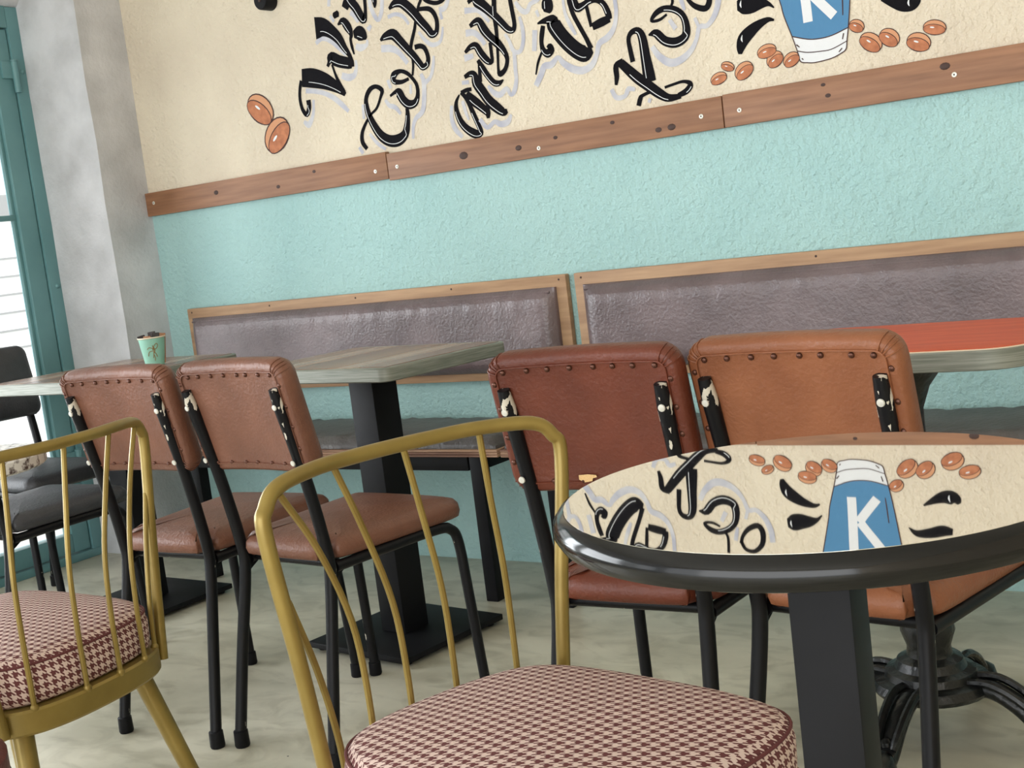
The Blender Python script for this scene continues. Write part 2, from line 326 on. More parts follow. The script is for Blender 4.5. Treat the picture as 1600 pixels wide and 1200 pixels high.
# mural drawing on the back wall, millimetres on the wall: strokes are (x, z, width)
MURAL = {"black":[[[-2929,1521,17.0],[-2930,1497,15.8],[-2944,1476,14.6],[-2960,1495,12.2],[-2965,1529,11.0],[-2959,1561,11.0],[-2948,1586,12.2]],[[-2944,1594,48.6],[-2897,1586,52.9],[-2849,1569,45.3],[-2809,1547,33.1],[-2782,1527,21.2],[-2768,1513,11.7]],[[-2807,1614,7.1],[-2799,1584,8.2],[-2788,1554,11.8],[-2769,1521,9.4]],[[-2827,1611,9.5],[-2817,1623,14.2],[-2806,1634,33.0],[-2776,1619,32.8],[-2737,1606,30.2],[-2722,1599,20.8]],[[-2857,1737,59.3],[-2824,1734,49.4],[-2794,1716,37.4],[-2766,1689,30.3],[-2747,1657,20.9],[-2730,1631,13.9],[-2722,1609,11.6],[-2722,1593,11.6]],[[-2765,1772,16.2],[-2763,1763,23.2],[-2761,1752,16.2]],[[-2761,1730,4.6],[-2738,1737,20.8],[-2720,1714,25.3],[-2711,1691,13.8],[-2716,1676,9.2],[-2714,1652,9.2],[-2709,1629,4.6]],[[-2701,1689,18.4],[-2679,1689,38.8],[-2662,1678,29.6],[-2651,1667,6.8]],[[-2680,1818,27.3],[-2709,1791,27.5],[-2723,1774,23.0]],[[-2716,1826,27.5],[-2696,1790,27.4],[-2678,1767,27.3],[-2662,1737,25.0],[-2651,1725,20.4],[-2642,1745,11.3],[-2638,1783,11.3],[-2635,1831,11.2]],[[-2594,1823,17.8],[-2599,1783,17.9],[-2600,1764,13.4],[-2602,1752,4.5]],[[-2708,1333,11.7],[-2723,1356,14.0],[-2720,1384,11.7],[-2700,1412,9.3],[-2674,1436,6.9],[-2647,1452,8.0],[-2626,1482,9.1],[-2617,1503,13.6],[-2640,1518,11.4],[-2667,1511,13.8],[-2686,1484,13.8],[-2685,1446,18.5],[-2671,1408,23.1],[-2646,1368,27.6],[-2613,1346,30.8],[-2576,1343,31.7],[-2546,1359,24.7],[-2532,1392,17.9],[-2527,1420,13.4],[-2527,1434,11.2]],[[-2587,1480,6.8],[-2564,1489,11.2],[-2551,1485,24.6],[-2538,1461,24.6],[-2518,1444,24.5],[-2493,1445,19.9],[-2479,1465,13.2],[-2477,1494,11.0],[-2490,1518,9.9],[-2510,1538,11.1],[-2536,1548,11.1],[-2561,1540,20.1],[-2564,1522,15.7],[-2535,1515,11.1],[-2505,1520,8.8]],[[-2489,1527,6.6],[-2481,1560,7.7],[-2482,1599,8.8],[-2478,1621,10.9],[-2458,1662,9.8],[-2451,1683,8.7],[-2433,1724,8.6],[-2422,1740,8.6],[-2401,1783,8.5]],[[-2597,1652,6.7],[-2576,1660,20.1],[-2545,1661,28.8],[-2523,1639,26.5],[-2500,1612,24.2],[-2474,1582,21.9],[-2456,1558,19.6],[-2445,1545,17.4],[-2427,1551,15.2],[-2421,1571,13.0],[-2429,1598,13.0],[-2445,1608,13.0],[-2467,1608,13.1]],[[-2547,1738,7.7],[-2525,1749,19.8],[-2499,1748,26.3],[-2477,1732,28.3],[-2455,1709,28.2],[-2433,1680,25.9],[-2410,1653,23.7],[-2396,1635,21.5],[-2378,1638,15.0],[-2371,1665,12.8],[-2377,1690,12.8],[-2393,1708,12.8],[-2420,1714,10.8],[-2439,1715,10.8]],[[-2414,1750,10.7],[-2401,1734,10.7],[-2369,1721,10.6],[-2340,1724,10.6],[-2324,1744,12.6],[-2337,1772,10.5]],[[-2322,1443,4.3],[-2337,1422,10.7],[-2339,1396,15.0],[-2329,1364,19.2],[-2309,1339,21.3],[-2281,1321,23.3],[-2260,1320,14.8],[-2264,1340,14.8],[-2276,1372,14.8],[-2289,1408,12.7],[-2300,1432,12.7],[-2316,1448,8.5]],[[-2315,1447,10.6],[-2294,1452,10.6],[-2275,1452,9.5]],[[-2296,1441,19.0],[-2273,1418,25.3],[-2248,1396,23.1],[-2228,1376,18.8],[-2227,1359,8.4]],[[-2224,1371,12.5],[-2224,1398,10.4]],[[-2295,1490,10.6],[-2275,1496,14.7],[-2259,1491,18.8],[-2254,1466,27.2],[-2237,1439,27.1],[-2218,1410,27.0],[-2193,1386,26.9],[-2170,1369,20.6],[-2156,1371,10.3]],[[-2236,1523,8.3],[-2238,1491,10.4],[-2239,1467,10.4]],[[-2239,1531,10.4],[-2226,1506,16.6],[-2211,1481,16.6],[-2192,1458,16.5],[-2174,1453,14.4],[-2157,1460,4.1]],[[-2282,1560,8.4],[-2261,1572,14.6],[-2240,1572,18.7],[-2225,1547,20.7],[-2205,1523,18.6],[-2189,1518,10.3],[-2188,1542,10.3],[-2188,1573,10.3]],[[-2253,1631,10.4],[-2234,1639,16.5],[-2218,1638,20.6],[-2205,1613,24.7],[-2186,1588,22.5],[-2162,1565,22.4],[-2143,1540,16.3],[-2135,1515,12.2],[-2146,1489,12.2],[-2166,1478,14.3],[-2170,1493,8.2],[-2166,1535,8.2],[-2162,1580,10.2],[-2161,1616,12.2],[-2161,1644,14.2],[-2159,1671,14.2],[-2150,1732,14.1]],[[-2250,1699,10.3],[-2233,1705,12.4],[-2218,1697,28.8],[-2195,1678,26.6],[-2167,1650,22.4],[-2140,1620,20.2],[-2120,1598,18.1],[-2103,1593,14.1],[-2096,1608,12.0],[-2098,1641,12.0],[-2101,1677,12.0],[-2102,1722,12.0]],[[-2080,1684,13.9],[-2068,1674,9.9]],[[-1977,1656,23.3],[-1978,1646,31.1],[-1979,1629,31.1],[-1983,1619,17.5]],[[-2018,1595,3.9],[-1996,1598,13.7],[-1968,1596,25.3],[-1965,1583,38.9],[-1946,1551,38.7],[-1920,1519,38.6],[-1892,1494,38.3],[-1870,1485,36.2],[-1848,1490,11.4]],[[-2000,1586,11.8],[-2007,1564,13.8],[-2012,1538,11.8],[-2007,1516,15.8],[-1993,1508,21.6],[-1977,1513,9.8],[-1984,1526,13.7],[-1993,1521,11.8]],[[-2015,1514,5.9],[-2031,1488,6.9],[-2043,1456,4.0]],[[-1852,1496,13.3],[-1864,1526,11.4],[-1882,1564,11.4],[-1897,1597,11.5],[-1904,1625,11.5],[-1906,1639,11.5],[-1906,1683,11.4]],[[-1897,1662,17.1],[-1890,1636,17.1],[-1882,1613,20.9],[-1861,1616,17.0],[-1843,1623,15.1],[-1819,1622,13.1],[-1798,1607,14.9],[-1787,1581,16.7],[-1783,1563,13.0]],[[-1783,1565,16.7],[-1810,1560,20.6],[-1840,1553,17.0]],[[-1844,1554,7.6],[-1848,1584,9.4],[-1852,1611,9.4]],[[-1786,1385,7.5],[-1781,1407,13.1],[-1779,1436,15.0],[-1756,1444,16.7]],[[-1764,1442,20.5],[-1721,1397,25.8],[-1686,1367,25.6],[-1656,1342,23.7],[-1629,1326,18.1],[-1592,1325,10.8]],[[-1600,1328,10.8],[-1576,1335,14.3],[-1562,1347,14.2],[-1564,1356,10.7],[-1583,1362,7.1],[-1612,1359,6.3],[-1638,1355,6.3]],[[-1671,1353,7.3],[-1706,1345,8.3],[-1715,1338,12.0],[-1723,1319,12.0]],[[-1680,1377,31.1],[-1682,1398,31.1],[-1686,1446,25.6],[-1690,1496,21.9],[-1701,1517,16.4],[-1721,1516,12.8],[-1732,1500,11.0],[-1730,1469,12.0],[-1726,1438,12.9]],[[-1670,1500,3.6],[-1647,1500,19.8],[-1623,1476,21.5],[-1592,1466,23.1],[-1564,1475,21.2],[-1556,1497,19.4],[-1562,1529,15.9],[-1584,1550,15.9],[-1616,1559,14.3],[-1641,1552,12.6],[-1657,1535,7.2],[-1633,1533,7.2],[-1609,1543,5.3]],[[-1594,1561,6.2],[-1588,1577,7.1],[-1591,1619,7.1]],[[-1550,1589,8.8],[-1542,1567,8.8],[-1523,1547,12.2],[-1495,1537,13.9],[-1482,1556,13.8],[-1487,1589,12.1],[-1511,1610,10.4],[-1537,1606,8.7],[-1549,1585,8.8]],[[-1307,1502,3.3],[-1321,1514,11.6],[-1343,1520,30.0],[-1370,1521,43.6],[-1392,1525,43.9],[-1407,1526,23.7]],[[-1310,1472,5.0],[-1327,1476,13.3],[-1354,1468,23.4],[-1378,1455,32.0],[-1398,1439,33.9],[-1408,1419,23.8],[-1411,1404,10.2]],[[-1034,1468,4.6],[-1008,1455,18.3],[-984,1446,30.4],[-964,1446,36.2],[-951,1451,27.1],[-944,1462,9.0]],[[-1077,1527,2.3],[-1056,1542,17.5],[-1022,1540,26.0],[-991,1533,28.7],[-966,1535,17.1]]],"shadow":[[[-2863,1690,11.9],[-2838,1702,16.6],[-2811,1695,16.5],[-2782,1674,16.4],[-2759,1650,14.0],[-2746,1631,7.0]],[[-2773,1574,18.7],[-2745,1563,21.0],[-2720,1567,16.2],[-2708,1589,11.5],[-2707,1611,9.2]],[[-2699,1653,16.1],[-2679,1644,20.6],[-2654,1649,11.4],[-2649,1664,6.8]],[[-2935,1551,14.6],[-2896,1544,14.5],[-2854,1530,14.3],[-2818,1510,16.6],[-2790,1486,16.5],[-2764,1460,11.7]],[[-2907,1518,9.7],[-2914,1480,10.9],[-2928,1455,14.6],[-2944,1443,19.6],[-2962,1456,9.8]],[[-2615,1798,13.5],[-2619,1760,13.5],[-2598,1715,13.4],[-2579,1733,13.4],[-2570,1769,13.3],[-2563,1807,13.3]],[[-2641,1692,15.9],[-2626,1703,9.0]],[[-2780,1831,11.6],[-2788,1792,11.7]],[[-2704,1757,13.7],[-2690,1748,16.0],[-2676,1722,9.1]],[[-2788,1763,9.3],[-2775,1742,9.3]],[[-2556,1715,11.1],[-2525,1718,11.0],[-2496,1705,11.0],[-2478,1679,8.7]],[[-2598,1627,20.2],[-2557,1620,20.1],[-2529,1602,15.5],[-2502,1566,13.2]],[[-2445,1650,8.7],[-2425,1623,10.8],[-2401,1604,12.9],[-2371,1606,10.7],[-2358,1626,8.5],[-2352,1648,6.4]],[[-2358,1698,14.9],[-2336,1701,14.8],[-2321,1721,12.6],[-2310,1756,12.6]],[[-2355,1690,10.6],[-2351,1670,8.5]],[[-2399,1571,6.5],[-2406,1542,10.8],[-2421,1512,10.9],[-2446,1497,13.1]],[[-2609,1472,9.1],[-2594,1452,13.6],[-2572,1443,13.5],[-2554,1420,9.0]],[[-2588,1530,11.3],[-2580,1503,11.3]],[[-2456,1527,10.9],[-2449,1499,15.3],[-2457,1445,15.4],[-2470,1414,15.4],[-2498,1398,13.3],[-2512,1373,11.1],[-2518,1339,8.9]],[[-2702,1472,9.3],[-2705,1427,9.3]],[[-2689,1378,9.3],[-2663,1345,11.5],[-2632,1322,9.2]],[[-2739,1343,11.7],[-2727,1321,11.7]],[[-2501,1502,8.8],[-2505,1474,8.9]],[[-2266,1678,16.6],[-2245,1676,14.5],[-2217,1671,14.4],[-2199,1653,12.3],[-2182,1631,10.2]],[[-2271,1614,18.8],[-2243,1611,16.6],[-2220,1592,14.5],[-2207,1570,12.4]],[[-2287,1544,18.9],[-2253,1546,12.5]],[[-2085,1669,10.0],[-2067,1642,13.9],[-2048,1635,13.8],[-2034,1653,11.8],[-2009,1659,11.7],[-1994,1674,11.7]],[[-2076,1626,8.0],[-2070,1590,12.0],[-2073,1555,12.0],[-2087,1530,12.0],[-2109,1534,12.1],[-2121,1565,10.1],[-2133,1587,8.1]],[[-2108,1530,12.1],[-2111,1479,12.1],[-2112,1452,12.1],[-2123,1423,14.2],[-2138,1414,10.2],[-2149,1434,12.3],[-2174,1420,16.5],[-2196,1429,14.5],[-2214,1452,8.3]],[[-2355,1416,10.7],[-2361,1378,12.9],[-2352,1345,15.1],[-2329,1318,10.7]],[[-2258,1361,12.6],[-2234,1333,12.6],[-2206,1346,12.5],[-2185,1336,16.6],[-2159,1339,16.5],[-2144,1358,8.2]],[[-2313,1423,10.6],[-2306,1389,10.6],[-2298,1365,6.4]],[[-2307,1475,10.6],[-2281,1474,10.5]],[[-2017,1632,9.8],[-2011,1613,7.8]],[[-2029,1579,15.8],[-2039,1522,13.9]],[[-2047,1425,16.0],[-2027,1451,17.9],[-2011,1474,17.8],[-1987,1475,17.7],[-1963,1491,11.7],[-1948,1474,15.6],[-1921,1453,19.3],[-1888,1442,19.2],[-1856,1451,17.1],[-1836,1477,13.2],[-1824,1505,15.1],[-1795,1517,16.8],[-1772,1540,13.0],[-1761,1576,11.1],[-1761,1610,11.1],[-1762,1645,11.1]],[[-1923,1669,7.7],[-1925,1643,7.7],[-1922,1603,9.6],[-1909,1569,11.5],[-1896,1542,7.7]],[[-1663,1468,12.7],[-1644,1439,16.3],[-1614,1417,19.7],[-1581,1419,17.8],[-1549,1438,14.1],[-1530,1464,10.5],[-1518,1493,12.2],[-1495,1493,12.1],[-1471,1516,13.8],[-1457,1551,15.4],[-1455,1583,13.7]],[[-1566,1582,10.6],[-1561,1563,10.6],[-1556,1544,7.0]],[[-1603,1528,10.7],[-1587,1501,12.4]],[[-1802,1376,11.3],[-1788,1351,13.2],[-1761,1352,11.2],[-1748,1369,13.0],[-1728,1364,9.3]],[[-1692,1330,11.0],[-1683,1326,11.0]],[[-1529,1519,8.7],[-1520,1494,8.7]]],"K":[[[-1221,1450,24.8],[-1222,1487,24.9],[-1226,1575,25.1],[-1228,1618,25.2]],[[-1207,1517,23.6],[-1183,1488,23.5],[-1153,1453,23.8]],[[-1204,1517,23.6],[-1183,1546,23.5],[-1161,1576,24.1],[-1140,1605,24.0]]],"cup":[[-1338,1702],[-1326,1652],[-1291,1518],[-1283,1477],[-1267,1425],[-1256,1385],[-1250,1358],[-1232,1352],[-1211,1349],[-1169,1352],[-1141,1361],[-1130,1369],[-1126,1389],[-1120,1419],[-1110,1483],[-1096,1602],[-1091,1646]],"blue":[[-1338,1702],[-1326,1652],[-1291,1518],[-1283,1477],[-1267,1424],[-1247,1415],[-1226,1410],[-1195,1405],[-1163,1408],[-1141,1412],[-1120,1418],[-1110,1483],[-1096,1602],[-1091,1646]],"line":[[[-1256,1385,2.3],[-1230,1377,2.3],[-1198,1374,2.3],[-1167,1374,2.2],[-1126,1387,2.2]],[[-1267,1423,2.6],[-1226,1409,2.6],[-1195,1405,2.6],[-1163,1407,2.6],[-1121,1418,2.5]],[[-1127,1517,2.8],[-1129,1479,3.2],[-1131,1450,2.5]],[[-1133,1407,3.2],[-1137,1393,2.4]],[[-1140,1372,3.2],[-1149,1364,2.4]],[[-1257,1401,3.3],[-1249,1393,2.5]],[[-1246,1365,2.6],[-1242,1361,2.6]]],"beans":[[-1478,1353,24.8,16.3,14],[-1449,1379,20.1,12.9,-23],[-1405,1361,28.5,21.8,29],[-1338,1399,27.2,18.2,9],[-1318,1375,24.4,20.5,29],[-1274,1367,23.5,18.5,24],[-1099,1418,20.6,16.3,-29],[-1021,1376,27.5,21.2,-38],[-1067,1373,31.1,22.2,-38],[-952,1353,30.5,22.6,-24],[-912,1380,28.2,18.3,-15],[-3149,1524,65.6,47.0,-38],[-3090,1430,68.3,50.8,39]]}

# ---------------------------------------------------------------- the room
D = 3.181            # back wall
XP, XW, YP = -3.772, -4.110, 2.984   # pillar face, street wall face, pillar front
XR, YF, ZC = 2.6, -3.2, 3.0
tag(box('floor', (XW-0.25, YF-0.3, -0.12), (XR+0.2, D+0.2, 0.0), M['floor']), kind='structure')
tag(box('ceiling', (XW-0.25, YF-0.3, ZC), (XR+0.2, D+0.2, ZC+0.15), M['ceiling']), kind='structure')
def wall_back():
    xs = (XP-0.4, XR+0.2); zs = (0.0, 1.265, ZC)
    V = [(x, y, z) for y in (D, D+0.2) for z in zs for x in xs]
    F = [(0, 1, 3, 2), (2, 3, 5, 4), (7, 6, 8, 9), (9, 8, 10, 11), (1, 7, 9, 3), (3, 9, 11, 5), (6, 0, 2, 8), (8, 2, 4, 10), (0, 6, 7, 1), (4, 5, 11, 10)]
    o = mesh('wall_back', V, F, [M['teal_wall'], M['cream_wall']], smooth=False, mi=[0, 1, 0, 1, 0, 1, 0, 1, 0, 1])
    return tag(o, kind='structure')
WB = wall_back()
tag(box('wall_right', (XR, YF-0.3, 0.0), (XR+0.2, D, ZC), M['cream_wall']), kind='structure')
tag(box('wall_front', (XW-0.25, YF-0.3, 2.75), (XR, YF-0.1, ZC), M['cream_wall']), kind='structure')

# concrete corner pillar: slightly uneven faces
def pillar():
    bm = bmesh.new(); nz = 14
    V = []
    for k in range(nz+1):
        z = ZC*k/nz; j = lambda s: (random.random()-0.5)*s
        V.append([bm.verts.new(v) for v in ((XP+j(0.004), D+0.02, z), (XP+j(0.006), YP+j(0.008), z), (XW-0.05, YP+j(0.006), z), (XW-0.05, D+0.02, z))])
    for k in range(nz):
        for i in range(4): bm.faces.new((V[k][i], V[k+1][i], V[k+1][(i+1) % 4], V[k][(i+1) % 4]))
    me = bpy.data.meshes.new('wall_pillar'); bmesh.ops.recalc_face_normals(bm, faces=bm.faces[:]); bm.to_mesh(me); bm.free()
    return tag(link('wall_pillar', me, M['concrete'], smooth=False), kind='structure')
pillar()
# street wall: lintel, pier, window breast
wl = mesh('wall_left', [], [], M['concrete']); bm = bmesh.new()
for lo, hi in (((XW-0.25, YF-0.3, 2.04), (XW, YP, ZC)), ((XW-0.25, 0.92, 0), (XW, 1.16, 2.04)), ((XW-0.25, YF-0.3, 0), (XW, 0.92, 0.5)), ((XW-0.25, YF-0.3, 0.5), (XW, YF+0.2, 2.04))):
    r = bmesh.ops.create_cube(bm, size=1)['verts']
    bmesh.ops.scale(bm, vec=[b-a for a, b in zip(lo, hi)], verts=r); bmesh.ops.translate(bm, vec=[(a+b)/2 for a, b in zip(lo, hi)], verts=r)
bm.to_mesh(wl.data); bm.free(); tag(wl, kind='structure')
tube('cove', cr([(XW+0.0, YF, 2.075), (XW+0.0, 1.5, 2.07), (XW+0.005, 2.6, 2.075), (XW+0.0, YP+0.01, 2.068)], 6), 0.04, M['concrete'], wl, seg=12)

# teal street door: jamb and head (frame) with one hinged leaf after another
dr = tag(bpy.data.objects.new('door_1', None), kind='structure'); COL.objects.link(dr)
T = M['teal_paint']
box('jamb', (XW-0.07, 2.936, 0), (XW+0.012, YP+0.004, 2.03), T, dr, 0.004)
box('jamb', (XW-0.07, 1.16, 0), (XW+0.012, 1.21, 2.03), T, dr, 0.004)
box('head', (XW-0.07, 1.21, 1.955), (XW+0.012, 2.936, 2.035), T, dr, 0.004)
box('threshold', (XW-0.08, 1.16, 0), (XW+0.02, YP, 0.03), T, dr, 0.004)
for y0, y1 in ((2.075, 2.932), (1.214, 2.071)):
    lf = box('door_leaf_stile', (XW-0.05, y1-0.072, 0.034), (XW+0.004, y1, 1.95), T, dr, 0.004)
    box('stile', (XW-0.05, y0, 0.034), (XW+0.004, y0+0.072, 1.95), T, lf, 0.004)
    box('bottom_rail', (XW-0.05, y0+0.072, 0.034), (XW+0.004, y1-0.072, 0.105), T, lf, 0.004)
    box('top_rail', (XW-0.05, y0+0.072, 1.87), (XW+0.004, y1-0.072, 1.95), T, lf, 0.004)
    box('muntin', (XW-0.04, y0+0.072, 1.272), (XW-0.012, y1-0.072, 1.292), T, lf, 0.003)
    box('glazing_bead', (XW-0.034, y1-0.084, 0.105), (XW-0.014, y1-0.072, 1.87), T, lf, 0.002)
    box('pane', (XW-0.028, y0+0.07, 0.1), (XW-0.024, y1-0.07, 1.875), M['glass'], lf)
for zz in (1.78, 0.35):
    hg = tube('hinge', [(XW+0.016, 2.936, zz-0.055), (XW+0.016, 2.936, zz), (XW+0.016, 2.936, zz+0.055)], 0.012, T, dr, seg=10)
    box('hinge_leaf', (XW+0.003, 2.885, zz-0.005), (XW+0.014, 2.936, zz+0.055), T, hg, 0.002)
    lathe('hinge_cap', [(0.004, 0), (0.0135, 0.003), (0.0135, 0.009), (0.004, 0.012)], T, hg, 10, (XW+0.016, 2.936, zz+0.052))
for zz in (1.80, 1.02): lathe('fixing_bolt', [(0.010, 0), (0.009, 0.004), (0.004, 0.008)], T, dr, 10, (0, 0, 0)).matrix_local = Matrix.Translation((XW+0.010, 2.968, zz)) @ Matrix.Rotation(math.radians(90), 4, 'Y')
wn = tag(bpy.data.objects.new('window_1', None), kind='structure'); COL.objects.link(wn)
for y0, y1 in ((YF+0.2, -0.95), (-1.0, 0.92)):
    for lo, hi in (((y0, 0.5), (y0+0.06, 2.04)), ((y1-0.06, 0.5), (y1, 2.04)), ((y0+0.06, 0.5), (y1-0.06, 0.57)), ((y0+0.06, 1.97), (y1-0.06, 2.04))):
        box('window_frame', (XW-0.06, lo[0], lo[1]), (XW, hi[0], hi[1]), T, wn, 0.004)
    box('pane', (XW-0.03, y0+0.05, 0.56), (XW-0.026, y1-0.05, 1.98), M['glass'], wn)

# timber rail along the wall: three planks end to end
def plank(n, x0, x1, z0, z1, knots, screws):
    o = tag(box('trim_%d' % n, (x0, D-0.02, z0), (x1, D, z1), M['plank'], None, 0.002), kind='structure')
    for kx, kz, r in knots:
        k = lathe('knot', [(r, 0), (r*0.9, 0.0008), (r*0.3, 0.0012)], M['knot'], o, 10); k.matrix_local = Matrix.Translation((kx, D-0.0198, kz)) @ Matrix.Rotation(math.radians(90), 4, 'X') @ Matrix.Diagonal((1.3, 0.9, 1, 1))
    for kx, kz in screws:
        k = lathe('screw', [(0.0065, 0), (0.006, 0.0015), (0.003, 0.002)], M['screw'], o, 12); k.matrix_local = Matrix.Translation((kx, D-0.0198, kz)) @ Matrix.Rotation(math.radians(90), 4, 'X')
        k = lathe('screw_slot', [(0.0022, 0), (0.0018, 0.0004)], M['screw_slot'], o, 8); k.matrix_local = Matrix.Translation((kx, D-0.0219, kz)) @ Matrix.Rotation(math.radians(90), 4, 'X')
plank(1, XP, -2.621, 1.229, 1.313, [(-3.40, 1.275, 0.009), (-3.10, 1.26, 0.007), (-2.93, 1.29, 0.006)], [(-3.73, 1.275), (-2.67, 1.258)])
plank(2, -2.618, -1.468, 1.223, 1.306, [(-2.32, 1.262, 0.013), (-2.12, 1.258, 0.009), (-1.99, 1.27, 0.006), (-1.66, 1.245, 0.008), (-1.62, 1.247, 0.010), (-1.80, 1.285, 0.006)], [(-2.58, 1.262), (-1.53, 1.262), (-2.05, 1.248)])
plank(3, -1.465, XR, 1.223, 1.308, [(-1.19, 1.29, 0.005), (-1.18, 1.262, 0.006), (-0.89, 1.285, 0.010)], [(-1.42, 1.262), (-0.87, 1.262), (0.6, 1.262)])

# mural paint on the back wall
def ribbon(strokes, off, smooth=4, gain=1.0):
    V = []; F = []
    for si, st in enumerate(strokes):
        off_ = off + 0.00002*si
        P = cr([Vector((x/1000, z/1000, gain*wd/1000)) for x, z, wd in st], smooth); b = len(V); n = len(P)
        for i, p in enumerate(P):
            t = (P[min(i+1, n-1)]-P[max(i-1, 0)]); t = Vector((t.x, t.y)).normalized(); nr = Vector((-t.y, t.x)); h = max(p.z, 0.0006)/2
            V.append((p.x+nr.x*h, D-off_, p.y+nr.y*h)); V.append((p.x-nr.x*h, D-off_, p.y-nr.y*h))
        F += [(b+2*i, b+2*i+1, b+2*i+3, b+2*i+2) for i in range(n-1)]
    return V, F
def highlights(strokes):
    out = []
    for st in strokes:
        if len(st) < 3: continue
        P = cr([Vector((x, z, wd)) for x, z, wd in st], 3); n = len(P); run = []
        for i in range(n):
            t = (P[min(i+1, n-1)]-P[max(i-1, 0)]); t = Vector((t.x, t.y)).normalized(); nr = Vector((-t.y, t.x))
            if nr.x*-0.45 + nr.y*-0.9 < 0: nr = -nr
            if P[i].z > 14 and 2 <= i < n-3: run.append((P[i].x+nr.x*P[i].z*0.26, P[i].y+nr.y*P[i].z*0.26, 1.9))
            else:
                if len(run) > 3: out.append(run)
                run = []
        if len(run) > 3: out.append(run)
    return out
def paint(name, strokes, off, m, smooth=4, gain=1.0):
    V, F = ribbon(strokes, off, smooth, gain); return mesh(name, V, F, m, WB, smooth=False)
def flat(name, pts, off, m):
    n = len(pts); cx = sum(p[0] for p in pts)/n; cz = sum(p[1] for p in pts)/n
    V = [(x/1000, D-off, z/1000) for x, z in pts] + [(cx/1000, D-off, cz/1000)]
    return mesh(name, V, [(i, (i+1) % n, n) for i in range(n)], m, WB, smooth=False)
for a, b in ((0, 11), (11, 17), (17, 28), (28, 36), (36, 44)):
    paint('painted_word', MURAL['black'][a:b], 0.0010, M['paint_black'], gain=1.18)
    paint('painted_word_highlight', highlights(MURAL['black'][a:b]), 0.0024, M['paint_white'], 2)
for s_ in MURAL['black'][44:]:
    paint('painted_coffee_splash', [s_], 0.0010, M['paint_black'])
paint('painted_splash_highlight', [[(s_[k][0]-3, s_[k][1]-6, 1.0), (s_[k][0]-5, s_[k][1]+2, 4.5), (s_[k][0]-2, s_[k][1]+12, 1.0)] for s_, k in zip(MURAL['black'][44:47], (4, 4, 3))], 0.0018, M['paint_white'])
paint('painted_word_shadow', MURAL['shadow'], 0.0005, M['paint_shadow'], gain=1.1)
flat('painted_cup', MURAL['cup'], 0.0010, M['paint_white'])
flat('painted_cup_band', MURAL['blue'], 0.0014, M['paint_blue'])
ol = [(x, z, 2.6) for x, z in MURAL['cup']]
paint('painted_cup_outline', [ol] + MURAL['line'], 0.0018, M['paint_line'])
paint('painted_cup_lid', [[(-1348, 1716, 34), (-1215, 1688, 38), (-1080, 1660, 34)]], 0.0022, M['paint_white'])
paint('painted_letter_k', MURAL['K'], 0.0018, M['paint_white'], 3)
for i, (x, z, a, b, ang) in enumerate(MURAL['beans']):
    t = math.radians(ang); e = 0.0010 + 0.0002*(i % 3)
    def ell(sa, sb, dx=0, dz=0, n=22): return [(x+(dx+sa*math.cos(q))*math.cos(t)-(dz+sb*math.sin(q))*math.sin(t), z+(dx+sa*math.cos(q))*math.sin(t)+(dz+sb*math.sin(q))*math.cos(t)) for q in (2*math.pi*k/n for k in range(n))]
    o = flat('painted_bean', ell(a, b), e, M['paint_line'])
    k = max(2.0, b*0.10)
    for nm, pts, mm, ee in (('bean_back', ell(a-k, b-k), M['paint_bean2'], 0.0003), ('bean_seam', ell(a-k*0.5, b*0.72-k*0.2, 0, -b*0.26), M['paint_line'], 0.0006), ('bean_front', ell(a-k*1.2, b*0.72-k, 0, -b*0.26), M['paint_bean'], 0.0009), ('bean_gleam', ell(a*0.20, b*0.09, -a*0.2, -b*0.02, 10), M['paint_white'], 0.0012)):
        q = flat(nm, pts, e+ee, mm); q.parent = o

# round black fixture on the cream wall
fx = thing('wall_fixture', 'round black fixture screwed to the cream wall at the top edge', 'fixture', (-3.034, D, 1.856))
k = lathe('fixture_body', [(0.030, 0), (0.030, 0.045), (0.027, 0.05), (0.012, 0.052)], M['black_metal'], fx, 28); k.rotation_euler = (math.radians(90), 0, 0)
k = lathe('fixture_hole', [(0.006, 0.052), (0.005, 0.0535)], M['knot'], fx, 12); k.rotation_euler = (math.radians(90), 0, 0)

# ---------------------------------------------------------------- outside the street door
tag(box('pavement', (-14, -8, -0.2), (XW-0.25, 12, -0.05), M['pavement']), kind='structure')
fa = thing('white_building', 'overexposed white building across the street beyond the teal door', 'building', (-9.0, 4, 0))
box('facade', (-0.2, -9, -0.05), (0.0, 9, 7.0), M['facade'], fa)
box('cladding_band', (0.0, -9, 1.55), (0.03, 9, 1.75), M['facade_grey'], fa)
for k in range(6): box('cladding_line', (0.0, -9, 0.55+0.14*k), (0.02, 9, 0.565+0.14*k), M['facade_grey'], fa)
bag = thing('canvas_bag', 'orange bag with a blue flap outside the glass door', 'bag', (-5.3, 3.1, -0.05))
loft('bag_body', rrect(0.34, 0.22, 0.06), [(0.02, 0), (0, 0.04), (0, 0.3), (0.04, 0.4)], M['bag_orange'], bag)
loft('bag_flap', rrect(0.38, 0.26, 0.07), [(0.0, 0.36), (0.0, 0.42), (0.05, 0.46)], M['bag_blue'], bag)

